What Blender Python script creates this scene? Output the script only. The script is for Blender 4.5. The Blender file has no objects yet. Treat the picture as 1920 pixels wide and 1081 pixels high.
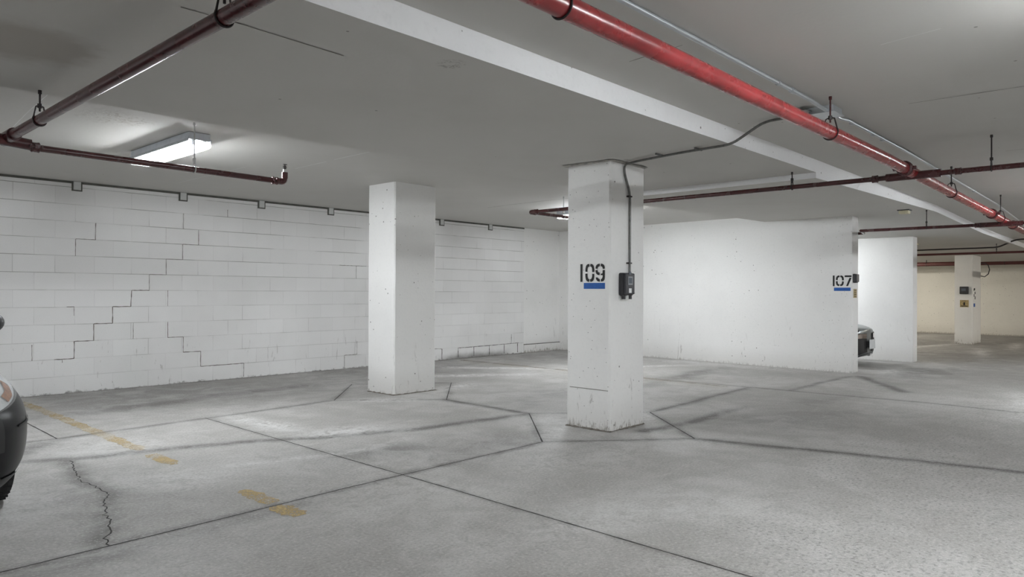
import bpy, bmesh, math, random
import numpy as np
from mathutils import Vector, Matrix
random.seed(4)
C = bpy.context.scene.collection
SC = bpy.context.scene

# ------------------------------------------------------------------ camera
F_PX = 1343.3
YAW, PITCH, ROLL = math.radians(42.755), math.radians(0.2814), math.radians(0.2572)
CAM_H = 1.2
fw = Vector((math.cos(YAW)*math.cos(PITCH), math.sin(YAW)*math.cos(PITCH), math.sin(PITCH)))
rt = Vector((math.sin(YAW), -math.cos(YAW), 0))
up = rt.cross(fw)
r2 = rt*math.cos(ROLL)+up*math.sin(ROLL)
u2 = -rt*math.sin(ROLL)+up*math.cos(ROLL)
cam_d = bpy.data.cameras.new('camera'); cam = bpy.data.objects.new('camera', cam_d); C.objects.link(cam)
cam_d.sensor_width = 36; cam_d.lens = 36*F_PX/1920; cam_d.clip_start = .05; cam_d.clip_end = 100
cam.matrix_world = Matrix(((r2.x, u2.x, -fw.x, 0), (r2.y, u2.y, -fw.y, 0), (r2.z, u2.z, -fw.z, CAM_H), (0, 0, 0, 1)))
SC.camera = cam

# ------------------------------------------------------------------ light and exposure
w = bpy.data.worlds.new('world'); SC.world = w; w.use_nodes = True
w.node_tree.nodes['Background'].inputs[0].default_value = (.5, .5, .52, 1)
w.node_tree.nodes['Background'].inputs[1].default_value = 0.0
SC.view_settings.view_transform = 'Standard'; SC.view_settings.look = 'None'
SC.view_settings.gamma = 1; SC.view_settings.use_curve_mapping = False
SC.view_settings.exposure = 0.0
TUBE = 340.0          # emission of the fluorescent tubes
COOL = (.93, .97, 1.0); WARM = (1.0, .94, .82)
# lamps: x, y, axis, colour, gain
LAMPS = [(2.52, 6.38, 'y', COOL, 1.0), (8.75, 6.45, 'y', COOL, 1.0), (13.4, 6.2, 'y', COOL, 1.5),
         (3.45, .02, 'x', COOL, 1.1), (9.9, .1, 'x', COOL, 1.0), (-3.2, .1, 'x', COOL, 1.0), (15.6, .1, 'x', COOL, .8),
         (-3.0, 6.4, 'y', COOL, .8), (2.5, -5.2, 'y', COOL, .8), (9.0, -5.2, 'y', COOL, .8), (16.0, -5.2, 'y', COOL, .6),
         (22.0, -1.2, 'x', WARM, 1.5), (25.2, 6.9, 'y', WARM, .9), (19.0, 6.6, 'y', WARM, 1.0)]

# ------------------------------------------------------------------ material helpers
def lin(c):
    c = c/255.0
    return c/12.92 if c <= .04045 else ((c+.055)/1.055)**2.4
def S(r, g, b): return (lin(r), lin(g), lin(b), 1)
class NT:
    def __init__(s, name):
        s.m = bpy.data.materials.new(name); s.m.use_nodes = True
        s.t = s.m.node_tree; s.p = s.t.nodes['Principled BSDF']; s.out = s.t.nodes['Material Output']
    def n(s, typ, **k):
        nd = s.t.nodes.new(typ)
        for a, b in k.items(): setattr(nd, a, b)
        return nd
    def l(s, a, b): s.t.links.new(a, b)
    def val(s, sock, v):
        if hasattr(v, 'is_linked') or isinstance(v, bpy.types.NodeSocket): s.l(v, sock)
        else: sock.default_value = v
    def math(s, op, a, b=0.0, c=None, clamp=False):
        nd = s.n('ShaderNodeMath', operation=op, use_clamp=clamp)
        s.val(nd.inputs[0], a); s.val(nd.inputs[1], b)
        if c is not None: s.val(nd.inputs[2], c)
        return nd.outputs[0]
    def mix(s, f, a, b, blend='MIX'):
        nd = s.n('ShaderNodeMix', data_type='RGBA', blend_type=blend)
        s.val(nd.inputs[0], f); s.val(nd.inputs[6], a); s.val(nd.inputs[7], b)
        return nd.outputs[2]
    def ramp(s, v, lo, hi):
        nd = s.n('ShaderNodeMapRange', interpolation_type='SMOOTHSTEP')
        s.val(nd.inputs[0], v); nd.inputs[1].default_value = lo; nd.inputs[2].default_value = hi
        return nd.outputs[0]
    def co(s, scale=(1, 1, 1), which='Object'):
        tc = s.n('ShaderNodeTexCoord'); mp = s.n('ShaderNodeMapping')
        mp.inputs['Scale'].default_value = scale
        s.l(tc.outputs[which], mp.inputs[0]); return mp.outputs[0]
    def noise(s, v, scale, detail=4, rough=.55, dist=0.0):
        nd = s.n('ShaderNodeTexNoise'); s.l(v, nd.inputs['Vector'])
        nd.inputs['Scale'].default_value = scale; nd.inputs['Detail'].default_value = detail
        nd.inputs['Roughness'].default_value = rough; nd.inputs['Distortion'].default_value = dist
        return nd.outputs[0]
    def vor(s, v, scale, feature='F1'):
        nd = s.n('ShaderNodeTexVoronoi', feature=feature); s.l(v, nd.inputs['Vector'])
        nd.inputs['Scale'].default_value = scale
        return nd
    def bump(s, h, strength=.3, dist=.01):
        nd = s.n('ShaderNodeBump'); nd.inputs['Strength'].default_value = strength
        nd.inputs['Distance'].default_value = dist; s.l(h, nd.inputs['Height'])
        s.l(nd.outputs[0], s.p.inputs['Normal'])
    def base(s, c, rough=.7, metal=0.0, spec=.5):
        s.val(s.p.inputs['Base Color'], c); s.val(s.p.inputs['Roughness'], rough)
        s.p.inputs['Metallic'].default_value = metal; s.p.inputs['Specular IOR Level'].default_value = spec
        return s

def plain(name, c, rough=.6, metal=0.0, spec=.5, var=.12, vs=14):
    m = NT(name); v = m.co()
    f = m.noise(v, vs, 4)
    col = m.mix(m.ramp(f, .35, .75), c, tuple(x*(1-var) for x in c[:3])+(1,))
    m.base(col, rough, metal, spec); return m.m

def painted(name, c, pits=True, grime=True, zoff=0.0, streak=True, amp=.15):
    """white paint over concrete: mottling, bug holes, scuffs and a dirty foot"""
    m = NT(name); v = m.co()
    big = m.noise(v, .9, 5, .6); fine = m.noise(v, 35, 3)
    col = m.mix(m.math('MULTIPLY', m.ramp(big, .42, .72), .30), c, tuple(x*.80 for x in c[:3])+(1,))
    col = m.mix(m.math('MULTIPLY', m.ramp(fine, .5, .8), .18), col, tuple(x*.75 for x in c[:3])+(1,))
    sep = m.n('ShaderNodeSeparateXYZ'); m.l(v, sep.inputs[0])
    z = m.math('ADD', sep.outputs[2], zoff)
    if pits:
        vo = m.vor(v, 10); d = m.math('LESS_THAN', vo.outputs['Distance'], .085)
        vs = m.n('ShaderNodeSeparateColor'); m.l(vo.outputs['Color'], vs.inputs[0])
        on = m.math('GREATER_THAN', vs.outputs[0], .74)
        col = m.mix(m.math('MULTIPLY', m.math('MULTIPLY', d, on), .75), col, S(84, 80, 76))
        vo2 = m.vor(v, 26); d2 = m.math('LESS_THAN', vo2.outputs['Distance'], .13)
        vs2 = m.n('ShaderNodeSeparateColor'); m.l(vo2.outputs['Color'], vs2.inputs[0])
        on2 = m.math('GREATER_THAN', vs2.outputs[0], .93)
        col = m.mix(m.math('MULTIPLY', m.math('MULTIPLY', d2, on2), .5), col, S(96, 92, 88))
    if streak:
        vv = m.co((7, 7, 1.3)); st = m.noise(vv, 1.6, 5, .7, 1.2)
        low = m.ramp(z, 1.0, .15)
        f = m.math('MULTIPLY', m.ramp(st, .62, .70), low)
        col = m.mix(m.math('MULTIPLY', f, .45), col, S(120, 114, 106))
    if grime:
        g = m.noise(m.co((30, 30, 12)), 1.0, 6, .75)
        edge = m.math('SUBTRACT', z, m.math('MULTIPLY', m.ramp(g, .35, .75), amp))
        col = m.mix(m.math('MULTIPLY', m.ramp(edge, .015, -.09), .75), col, S(112, 104, 92))
        col = m.mix(m.math('MULTIPLY', m.ramp(z, .35, 0), .18), col, S(140, 132, 120))
    m.base(col, .62, 0, .4)
    m.bump(m.math('ADD', m.math('MULTIPLY', fine, .5), m.math('MULTIPLY', big, 1.5)), .25, .01)
    return m.m

WHITE = S(236, 235, 233)
M = {}
M['paint'] = painted('painted concrete', WHITE)
M['paint_wall'] = painted('painted concrete wall', WHITE, amp=.07)
M['paint_wall_low'] = painted('painted wall past the fall', WHITE, zoff=.09, amp=.05)
M['paint_far'] = painted('cream painted concrete', S(230, 227, 219), streak=False, zoff=.14, amp=.07)
M['paint_face'] = painted('painted beam face', S(250, 250, 251), grime=False, streak=False)
M['black'] = plain('black plastic', S(38, 38, 41), .42)
M['black2'] = plain('black cover plastic', S(50, 50, 54), .35)
M['stencil'] = plain('black stencil paint', S(30, 29, 29), .7, var=.3, vs=60)
M['blue'] = plain('blue paint', S(22, 88, 166), .6, var=.25, vs=50)
M['screen'] = plain('grey display glass', S(96, 104, 112), .2)
M['bezel'] = plain('display surround', S(140, 142, 145), .45)
M['sticker'] = plain('white sticker', S(232, 232, 232), .5)
M['yellow_tag'] = plain('yellow tag', S(182, 160, 112), .55, var=.5, vs=45)
M['cream'] = plain('cream plastic box', S(216, 208, 178), .5)
M['seal'] = plain('grey joint sealant', S(96, 95, 89), .8, var=.4, vs=9)
M['steelw'] = plain('painted steel plate', S(206, 207, 205), .5)
M['crack'] = plain('dirty crack', S(122, 116, 108), .95, var=.5, vs=20)
M['cut'] = plain('saw cut in the slab', S(62, 60, 58), .95, var=.5, vs=6)
M['dark_iron'] = plain('dark threaded iron', S(48, 42, 42), .55, .3)
M['galv'] = plain('galvanized conduit', S(200, 205, 209), .32, .7, var=.1, vs=6)
M['conduit_dark'] = plain('weathered conduit', S(120, 120, 118), .38, .8, var=.4, vs=25)
M['housing'] = plain('light fixture housing', S(222, 227, 234), .4)
M['grout'] = plain('rough patch of grout', S(182, 179, 173), .95, var=.5, vs=22)
M['rubber'] = plain('tyre rubber', S(30, 30, 31), .85)
M['alloy'] = plain('wheel alloy', S(150, 152, 155), .3, .8)
M['chrome'] = plain('chrome trim', S(225, 215, 215), .12, 1.0, var=.05)
M['car_dark'] = plain('charcoal car paint', S(15, 16, 18), .30, .0, .18, var=.05)
M['plastic_grey'] = plain('grey bumper plastic', S(74, 76, 80), .4)
M['car_grey'] = plain('silver grey car paint', S(138, 142, 142), .28, .5, .6, var=.05)
M['car_black'] = plain('black bumper plastic', S(24, 24, 25), .5)
M['car_glass'] = plain('dark car glass', S(26, 30, 33), .06)
M['lamp_black'] = plain('dark headlamp', S(44, 46, 50), .12)
M['plate'] = plain('licence plate', S(226, 228, 230), .45)
M['head'] = plain('inside of headlamp', S(224, 228, 230), .18, .3, var=.2, vs=18)
M['amber'] = plain('amber indicator', S(160, 104, 62), .2, var=.45, vs=30)

def pipe_mat(name, c, dust, scale=1.0):
    m = NT(name); v = m.co()
    n1 = m.noise(v, 3.0, 5, .65)
    vv = m.co((60, 14, 14)); n2 = m.noise(vv, 1.6, 5, .75)
    col = m.mix(m.ramp(n1, .3, .75), c, tuple(x*.55 for x in c[:3])+(1,))
    g = m.n('ShaderNodeNewGeometry'); sp = m.n('ShaderNodeSeparateXYZ'); m.l(g.outputs['True Normal'], sp.inputs[0])
    top = m.ramp(sp.outputs[2], .35, .95)                      # settled dust lies on the upper side
    col = m.mix(m.math('MULTIPLY', top, dust), col, S(120, 104, 100))
    col = m.mix(m.math('MULTIPLY', m.ramp(n2, .64, .72), .30), col, S(196, 134, 128))
    m.base(col, m.math('ADD', .17, m.math('MULTIPLY', n1, .2)), 0, .6)
    m.bump(n2, .08, .003); return m.m
M['red'] = pipe_mat('glossy red pipe paint', S(158, 50, 52), .45)
M['maroon'] = pipe_mat('dark red pipe paint', S(78, 34, 36), .3)
M['maroon_far'] = plain('dull red pipe paint', S(84, 40, 38), .5)

def tube_mat(col, gain):
    m = NT('lit fluorescent tube'); m.t.nodes.remove(m.p)
    e = m.n('ShaderNodeEmission'); e.inputs[0].default_value = col+(1,); e.inputs[1].default_value = TUBE*gain
    m.l(e.outputs[0], m.out.inputs[0]); return m.m
def lens_mat():
    m = NT('clear prismatic lens')
    t = m.n('ShaderNodeBsdfTransparent'); t.inputs[0].default_value = (.97, .97, .97, 1)
    g = m.n('ShaderNodeBsdfGlossy'); g.inputs[1].default_value = .25
    d = m.n('ShaderNodeBsdfTranslucent'); d.inputs[0].default_value = (.95, .95, .95, 1)
    vv = m.co(); wv = m.n('ShaderNodeTexWave', wave_type='BANDS', bands_direction='DIAGONAL'); m.l(vv, wv.inputs[0]); wv.inputs['Scale'].default_value = 22
    b = m.n('ShaderNodeBump'); b.inputs['Strength'].default_value = .6; b.inputs['Distance'].default_value = .004; m.l(wv.outputs[1], b.inputs['Height'])
    m.l(b.outputs[0], g.inputs['Normal'])
    x = m.n('ShaderNodeMixShader'); x.inputs[0].default_value = .22; m.l(t.outputs[0], x.inputs[1]); m.l(d.outputs[0], x.inputs[2])
    y = m.n('ShaderNodeMixShader'); y.inputs[0].default_value = .06; m.l(x.outputs[0], y.inputs[1]); m.l(g.outputs[0], y.inputs[2])
    m.t.nodes.remove(m.p); m.l(y.outputs[0], m.out.inputs[0]); return m.m
M['lens'] = lens_mat()
M['car_lens'] = None
def clear_mat():
    m = NT('clear headlamp cover'); m.base((1, 1, 1, 1), .03, 0, .5)
    m.p.inputs['Alpha'].default_value = .18; return m.m
M['car_lens'] = clear_mat()

def block_mat():
    m = NT('painted concrete block'); v = m.co()
    sep = m.n('ShaderNodeSeparateXYZ'); m.l(v, sep.inputs[0])
    cb = m.n('ShaderNodeCombineXYZ'); m.l(m.math('SUBTRACT', sep.outputs[0], .0125), cb.inputs[0]); m.l(sep.outputs[2], cb.inputs[1])
    br = m.n('ShaderNodeTexBrick', offset=.5, offset_frequency=2, squash=1.0); m.l(cb.outputs[0], br.inputs[0])
    br.inputs['Scale'].default_value = 1; br.inputs['Mortar Size'].default_value = .0045; br.inputs['Mortar Smooth'].default_value = .35
    br.inputs['Brick Width'].default_value = .411; br.inputs['Row Height'].default_value = .2
    br.inputs['Color1'].default_value = (0, 0, 0, 1); br.inputs['Color2'].default_value = (1, 1, 1, 1); br.inputs['Bias'].default_value = 0
    joint = br.outputs['Fac']
    # bed joints alone (rows), stronger than the head joints
    fr = m.math('FRACT', m.math('DIVIDE', m.math('ADD', sep.outputs[2], .1), .2))
    bed = m.ramp(m.math('ABSOLUTE', m.math('SUBTRACT', fr, .5)), .022, .008)
    big = m.noise(v, .55, 4, .6); mid = m.noise(v, 2.2, 4); pore = m.noise(v, 120, 2, .8)
    c = S(235, 234, 233)
    col = m.mix(m.math('MULTIPLY', m.ramp(big, .4, .7), .25), c, S(196, 194, 191))
    rnd = m.n('ShaderNodeSeparateColor'); m.l(br.outputs['Color'], rnd.inputs[0])
    col = m.mix(m.math('MULTIPLY', rnd.outputs[0], .10), col, S(184, 182, 178))
    col = m.mix(m.math('MULTIPLY', m.ramp(pore, .56, .72), .20), col, S(150, 148, 144))
    high = m.ramp(sep.outputs[2], 1.05, 1.7)
    f = m.math('MULTIPLY', joint, m.math('ADD', .10, m.math('MULTIPLY', m.ramp(mid, .5, .68), .3)))
    col = m.mix(f, col, S(140, 136, 130))
    f2 = m.math('MULTIPLY', bed, m.math('MULTIPLY', m.ramp(m.noise(v, 1.3, 3), .38, .6), m.math('ADD', .25, m.math('MULTIPLY', high, .45))))
    col = m.mix(f2, col, S(118, 114, 108))
    vv = m.co((9, 9, 1.6)); st = m.noise(vv, 1.5, 5, .7, 1.5)
    lowz = m.ramp(sep.outputs[2], .9, .3)
    col = m.mix(m.math('MULTIPLY', m.math('MULTIPLY', m.ramp(st, .63, .69), lowz), .5), col, S(136, 130, 122))
    g = m.noise(v, 14, 6, .7); edge = m.math('SUBTRACT', sep.outputs[2], m.math('MULTIPLY', m.ramp(g, .4, .75), .045))
    col = m.mix(m.math('MULTIPLY', m.ramp(edge, .012, -.03), .7), col, S(96, 92, 86))
    # damp staining on the lowest course towards the corner
    dx = m.math('MULTIPLY', m.ramp(sep.outputs[0], 8.2, 8.7), m.ramp(sep.outputs[0], 10.3, 9.8))
    dz = m.ramp(m.math('ADD', sep.outputs[2], m.math('MULTIPLY', m.noise(v, 5, 4), .12)), .20, .06)
    col = m.mix(m.math('MULTIPLY', m.math('MULTIPLY', dx, dz), .7), col, S(96, 92, 88))
    m.base(col, .7, 0, .3)
    h = m.math('SUBTRACT', m.math('MULTIPLY', pore, .12), joint); m.bump(h, .45, .006)
    return m.m
M['block'] = block_mat()

def ceiling_mat():
    m = NT('painted concrete ceiling'); v = m.co()
    big = m.noise(v, .7, 4, .6); fine = m.noise(v, 30, 3); 
    c = S(204, 202, 198)
    col = m.mix(m.math('MULTIPLY', m.ramp(big, .4, .7), .22), c, S(184, 181, 175))
    vo = m.vor(v, 5.5); d = m.math('LESS_THAN', vo.outputs['Distance'], .05)
    vs = m.n('ShaderNodeSeparateColor'); m.l(vo.outputs['Color'], vs.inputs[0]); on = m.math('GREATER_THAN', vs.outputs[0], .82)
    col = m.mix(m.math('MULTIPLY', m.math('MULTIPLY', d, on), .6), col, S(84, 80, 74))
    # blistered paint near the left lamp
    def patch(x, y, r):
        dd = m.n('ShaderNodeVectorMath', operation='DISTANCE'); cx = m.n('ShaderNodeCombineXYZ')
        sp = m.n('ShaderNodeSeparateXYZ'); m.l(v, sp.inputs[0]); m.l(sp.outputs[0], cx.inputs[0]); m.l(sp.outputs[1], cx.inputs[1])
        m.l(cx.outputs[0], dd.inputs[0]); dd.inputs[1].default_value = (x, y, 0)
        return m.ramp(m.math('ADD', dd.outputs['Value'], m.math('MULTIPLY', m.noise(v, 6, 4), r*.8)), r*1.5, r*.9)
    p = patch(1.92, 5.75, .28)
    fl = m.noise(v, 22, 6, .75, 1.0)
    col = m.mix(m.math('MULTIPLY', m.math('MULTIPLY', p, m.ramp(fl, .52, .58)), .45), col, S(150, 140, 128))
    q = patch(.9, 3.9, .35)
    col = m.mix(m.math('MULTIPLY', q, .35), col, S(120, 104, 84))
    q2 = patch(2.42, 2.65, .08)
    col = m.mix(m.math('MULTIPLY', m.math('MULTIPLY', q2, m.ramp(fl, .48, .6)), .6), col, S(90, 84, 78))
    m.base(col, .75, 0, .3)
    m.bump(m.math('ADD', m.math('MULTIPLY', fine, .3), m.math('ADD', m.math('MULTIPLY', big, 1.2), m.math('MULTIPLY', p, m.math('MULTIPLY', fl, 2.5)))), .3, .01)
    return m.m
M['ceiling'] = ceiling_mat()

def floor_mat():
    m = NT('worn concrete slab'); v = m.co()
    def att(n):
        a = m.n('ShaderNodeAttribute', attribute_name=n); return a.outputs['Fac']
    stain, pale, aggr, warm = att('stain'), att('pale'), att('aggregate'), att('warm')
    big = m.noise(v, .8, 6, .62, .6); mid = m.noise(v, 3.2, 6, .65, .8); fine = m.noise(v, 60, 4, .7)
    vs = m.co((1.0, 2.6, 1)); sw = m.noise(vs, 1.5, 6, .7, 1.5)
    c = S(182, 180, 177)
    col = m.mix(m.math('MULTIPLY', m.ramp(big, .38, .62), .60), c, S(150, 147, 142))
    col = m.mix(m.math('MULTIPLY', m.ramp(mid, .42, .62), .42), col, S(150, 147, 142))
    col = m.mix(m.math('MULTIPLY', m.ramp(sw, .55, .72), .25), col, S(208, 206, 203))
    # soft dirt
    sf = m.math('MULTIPLY', stain, m.math('ADD', .55, m.math('MULTIPLY', m.ramp(mid, .3, .6), .7)), clamp=True)
    col = m.mix(m.math('MULTIPLY', sf, .9), col, S(92, 89, 86))
    pf = m.math('MULTIPLY', pale, m.ramp(m.noise(v, 7, 6, .75, 1.5), .34, .58), clamp=True)
    col = m.mix(m.math('MULTIPLY', pf, .8), col, S(228, 227, 225))
    # exposed stones
    ag = m.noise(v, 85, 3, .8); ag2 = m.noise(v, 38, 3, .7)
    am = m.math('MULTIPLY', aggr, m.math('ADD', .4, m.math('MULTIPLY', m.ramp(big, .7, .4), .6)))
    col = m.mix(m.math('MULTIPLY', m.ramp(ag, .52, .62), m.math('MULTIPLY', am, .5)), col, S(200, 198, 192))
    col = m.mix(m.math('MULTIPLY', m.ramp(ag2, .48, .36), m.math('MULTIPLY', am, .6)), col, S(100, 98, 94))
    col = m.mix(m.math('MULTIPLY', m.ramp(fine, .50, .66), .32), col, S(104, 102, 98))
    col = m.mix(m.math('MULTIPLY', m.ramp(fine, .47, .34), .30), col, S(222, 220, 216))
    vo = m.vor(v, 7); dd = m.math('LESS_THAN', vo.outputs['Distance'], .045)
    vc = m.n('ShaderNodeSeparateColor'); m.l(vo.outputs['Color'], vc.inputs[0]); on = m.math('GREATER_THAN', vc.outputs[0], .85)
    col = m.mix(m.math('MULTIPLY', m.math('MULTIPLY', dd, on), .7), col, S(60, 58, 56))
    m.base(col, .62, 0, .35)
    h = m.math('ADD', m.math('MULTIPLY', fine, .5), m.math('MULTIPLY', m.math('MULTIPLY', ag, aggr), 1.8))
    m.bump(h, .4, .006); return m.m
M['floor'] = floor_mat()
def line_paint(thin):
    m = NT('worn yellow line paint'); v = m.co()
    n1 = m.noise(v, 30, 5, .8); n2 = m.noise(v, 3.0, 4, .6)
    c = m.mix(m.ramp(n2, .35, .65), S(212, 184, 124), S(196, 172, 122))
    m.base(c, .75, 0, .3)
    n3 = m.noise(v, 90, 3, .7)
    a = m.math('ADD', m.math('MULTIPLY', n3, .6), m.math('ADD', m.math('MULTIPLY', n1, .5), m.math('MULTIPLY', n2, .8)))
    m.val(m.p.inputs['Alpha'], m.math('MULTIPLY', m.ramp(a, .70, 1.15), thin)); return m.m

# ------------------------------------------------------------------ object helpers
def tag(o, label=None, cat=None, group=None, kind=None):
    if label: o['label'] = label
    if cat: o['category'] = cat
    if group: o['group'] = group
    if kind: o['kind'] = kind
    return o
def thing(name, label, cat, loc=(0, 0, 0), group=None):
    o = bpy.data.objects.new(name, None); C.objects.link(o); o.location = loc; o.empty_display_size = .1
    return tag(o, label, cat, group)
def obj(name, bm, mat, parent=None, smooth=False, bevel=0.0, label=None):
    me = bpy.data.meshes.new(name); bm.normal_update(); bm.to_mesh(me); bm.free(); me.materials.append(mat)
    o = bpy.data.objects.new(name, me); C.objects.link(o)
    if smooth:
        for p in me.polygons: p.use_smooth = True
        md = o.modifiers.new('s', 'EDGE_SPLIT'); md.split_angle = math.radians(40)
    if bevel:
        b = o.modifiers.new('b', 'BEVEL'); b.width = bevel; b.segments = 2; b.limit_method = 'ANGLE'
    if parent is not None:
        o.parent = parent
        if parent.parent is None: L = parent.location
        else: L = parent.parent.location
        me.transform(Matrix.Translation(-Vector(L)))
    if label: o['label'] = label
    return o
def box(bm, x0, x1, y0, y1, z0, z1):
    v = [bm.verts.new((x, y, z)) for x in (x0, x1) for y in (y0, y1) for z in (z0, z1)]
    for f in ((0, 1, 3, 2), (4, 6, 7, 5), (0, 4, 5, 1), (2, 3, 7, 6), (0, 2, 6, 4), (1, 5, 7, 3)):
        bm.faces.new([v[i] for i in f])
    return bm
def B(*a): return box(bmesh.new(), *a)
def tube(bm, pts, r, n=14, caps=True, rs=None):
    pts = [Vector(p) for p in pts]; rings = []
    t0 = (pts[1]-pts[0]).normalized()
    ref = Vector((0, 0, 1)) if abs(t0.z) < .9 else Vector((1, 0, 0))
    for i, p in enumerate(pts):
        if i == 0: t = t0
        elif i == len(pts)-1: t = (pts[-1]-pts[-2]).normalized()
        else: t = ((pts[i]-pts[i-1]).normalized()+(pts[i+1]-pts[i]).normalized()).normalized()
        a = (ref-t*ref.dot(t)).normalized(); b = t.cross(a); ref = a
        rr = rs[i] if rs else r
        rings.append([bm.verts.new(p+(a*math.cos(q)+b*math.sin(q))*rr) for q in [2*math.pi*k/n for k in range(n)]])
    for A_, B_ in zip(rings, rings[1:]):
        for k in range(n): bm.faces.new((A_[k], A_[(k+1) % n], B_[(k+1) % n], B_[k]))
    if caps: bm.faces.new(rings[0][::-1]); bm.faces.new(rings[-1])
    return bm
def T(pts, r, n=14, **k): return tube(bmesh.new(), pts, r, n, **k)
def fillet(pts, rad, n=6):
    P = [Vector(p) for p in pts]; out = [P[0]]
    for a, b, c in zip(P, P[1:], P[2:]):
        u = (a-b).normalized(); v = (c-b).normalized(); r = min(rad, (a-b).length*.49, (c-b).length*.49)
        s, e = b+u*r, b+v*r
        for i in range(n+1):
            t = i/n; out.append(s*(1-t)**2+b*2*t*(1-t)+e*t*t)
    out.append(P[-1]); return out
def ring_pts(c, r, axis, n=24, a0=0, a1=2*math.pi):
    c = Vector(c); out = []
    for i in range(n+1):
        q = a0+(a1-a0)*i/n
        if axis == 'x': out.append(c+Vector((0, math.cos(q)*r, math.sin(q)*r)))
        else: out.append(c+Vector((math.cos(q)*r, 0, math.sin(q)*r)))
    return out

# gentle fall of the garage beyond the third bay
def drop(X):
    if X < 11.7: return 0.0
    if X < 15: return .09*(X-11.7)/3.3
    return .09+.006*(X-15)
SOFF_Y0, SOFF_Y1 = 2.5, 4.83
HC = 2.47
def soff(X):
    if X <= 6.95: return 2.338+.004*max(0, X-4)
    return min(2.295+(X-6.95)*.017, 2.372)-drop(X)
FAR = 28.5; BACK = 9.45; LEFT = -6.0; NEAR = -8.0

# ------------------------------------------------------------------ floor
xs = np.concatenate([np.arange(LEFT, 0, .25), np.arange(0, 13, .035), np.arange(13, FAR+.2, .25)])
ys = np.concatenate([np.arange(NEAR, 0, .25), np.arange(0, BACK+.03, .035), [BACK+.1, BACK+.3]])
GX, GY = np.meshgrid(xs, ys, indexing='ij')
def segd(pts, wob=0.0):
    d = np.full(GX.shape, 99.0)
    wx = wob*(np.sin(GX*5.1+GY*2.2)+np.sin(GY*7.3-GX*1.7)*.6); wy = wob*(np.sin(GY*4.7+GX*3.9)+np.sin(GX*8.1)*.6)
    X_, Y_ = GX+wx, GY+wy
    for (ax, ay), (bx, by) in zip(pts, pts[1:]):
        L2 = (bx-ax)**2+(by-ay)**2+1e-9
        t = np.clip(((X_-ax)*(bx-ax)+(Y_-ay)*(by-ay))/L2, 0, 1)
        d = np.minimum(d, np.hypot(X_-ax-t*(bx-ax), Y_-ay-t*(by-ay)))
    return d
def soft(d, w_): return np.exp(-(d/w_)**2)
def blob(cx, cy, rx, ry, rot=0.0):
    c_, s_ = math.cos(rot), math.sin(rot); dx, dy = GX-cx, GY-cy
    q = ((dx*c_+dy*s_)/rx)**2+((-dx*s_+dy*c_)/ry)**2
    q = q*(1+.35*np.sin(GX*6+GY*4)+.25*np.sin(GY*9-GX*5))
    return np.exp(-np.clip(q, 0, 30))
J = {'x295': [(3.0, 6.7), (2.975, 4.4), (2.96, 3.2), (2.94, 2.3), (2.92, 1.3), (2.9, -.5)],
     'y371': [(-4, 3.64), (.77, 3.66), (1.6, 3.68), (2.5, 3.71), (4.39, 3.72)],
     'c': [(1.78, 7.6), (1.76, 6.62)],
     'y66': [(-4, 6.66), (1.5, 6.64), (1.76, 6.62), (2.1, 6.65), (3.0, 6.68), (4.47, 6.79)],
     'box1': [(5.40, 7.80), (4.47, 6.79), (5.36, 5.94), (6.41, 7.01), (5.40, 7.80)],
     'b1b2': [(5.36, 5.94), (5.34, 5.3), (5.32, 4.68)],
     'box2': [(5.32, 4.68), (4.39, 3.72), (5.36, 2.9), (6.22, 3.86), (5.32, 4.68)],
     'g': [(6.22, 3.86), (6.92, 3.89), (8.75, 3.98)],
     'h': [(8.70, 9.3), (8.71, 4.89), (8.78, 4.0), (8.85, 2.94), (8.91, 2.07), (8.85, 1.1), (8.85, -3)],
     'i': [(5.36, 2.9), (5.56, 2.2), (5.73, 1.58), (5.9, .74), (6.1, -1)],
     'j': [(8.8, 3.49), (10.97, 3.47)], 'k': [(11.08, 3.36), (9.71, 2.44)],
     'crack': [(1.60, 5.70), (1.56, 5.5), (1.52, 5.27), (1.47, 5.05), (1.49, 4.88), (1.50, 4.62), (1.41, 4.45), (1.39, 4.31), (1.34, 4.20), (1.34, 4.09), (1.28, 3.99), (1.27, 3.89), (1.21, 3.80), (1.2, 3.68)],
     'e': [(1.2, 6.1), (1.39, 5.9), (1.67, 5.75), (2.29, 5.58), (2.83, 5.38), (3.41, 5.07), (4.08, 4.86), (4.72, 4.77), (5.25, 4.66)]}
stain = np.zeros(GX.shape)
for k, w_, s_ in (('x295', .03, .35), ('y371', .05, .75), ('y66', .05, .55), ('box1', .05, .5), ('b1b2', .06, .9), ('box2', .05, .6),
                  ('g', .06, .7), ('h', .04, .6), ('i', .06, .9), ('j', .05, .7), ('k', .09, .9), ('e', .07, .95), ('crack', .08, .75)):
    stain = np.maximum(stain, soft(segd(J[k], .012), w_)*s_)
stain = np.maximum(stain, soft(segd([(.2, 3.52), (2.2, 3.62)], .02), .10)*.45)
stain = np.maximum(stain, soft(segd([(5.35, 3.36), (5.98, 3.30), (6.6, 3.31), (7.3, 3.33)], .015), .075)*np.clip((7.5-GX)/1.2, 0, 1))
stain = np.maximum(stain, soft(segd([(1.30, 5.95), (1.45, 6.2), (1.7, 6.55)], .03), .09)*.6)
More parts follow.
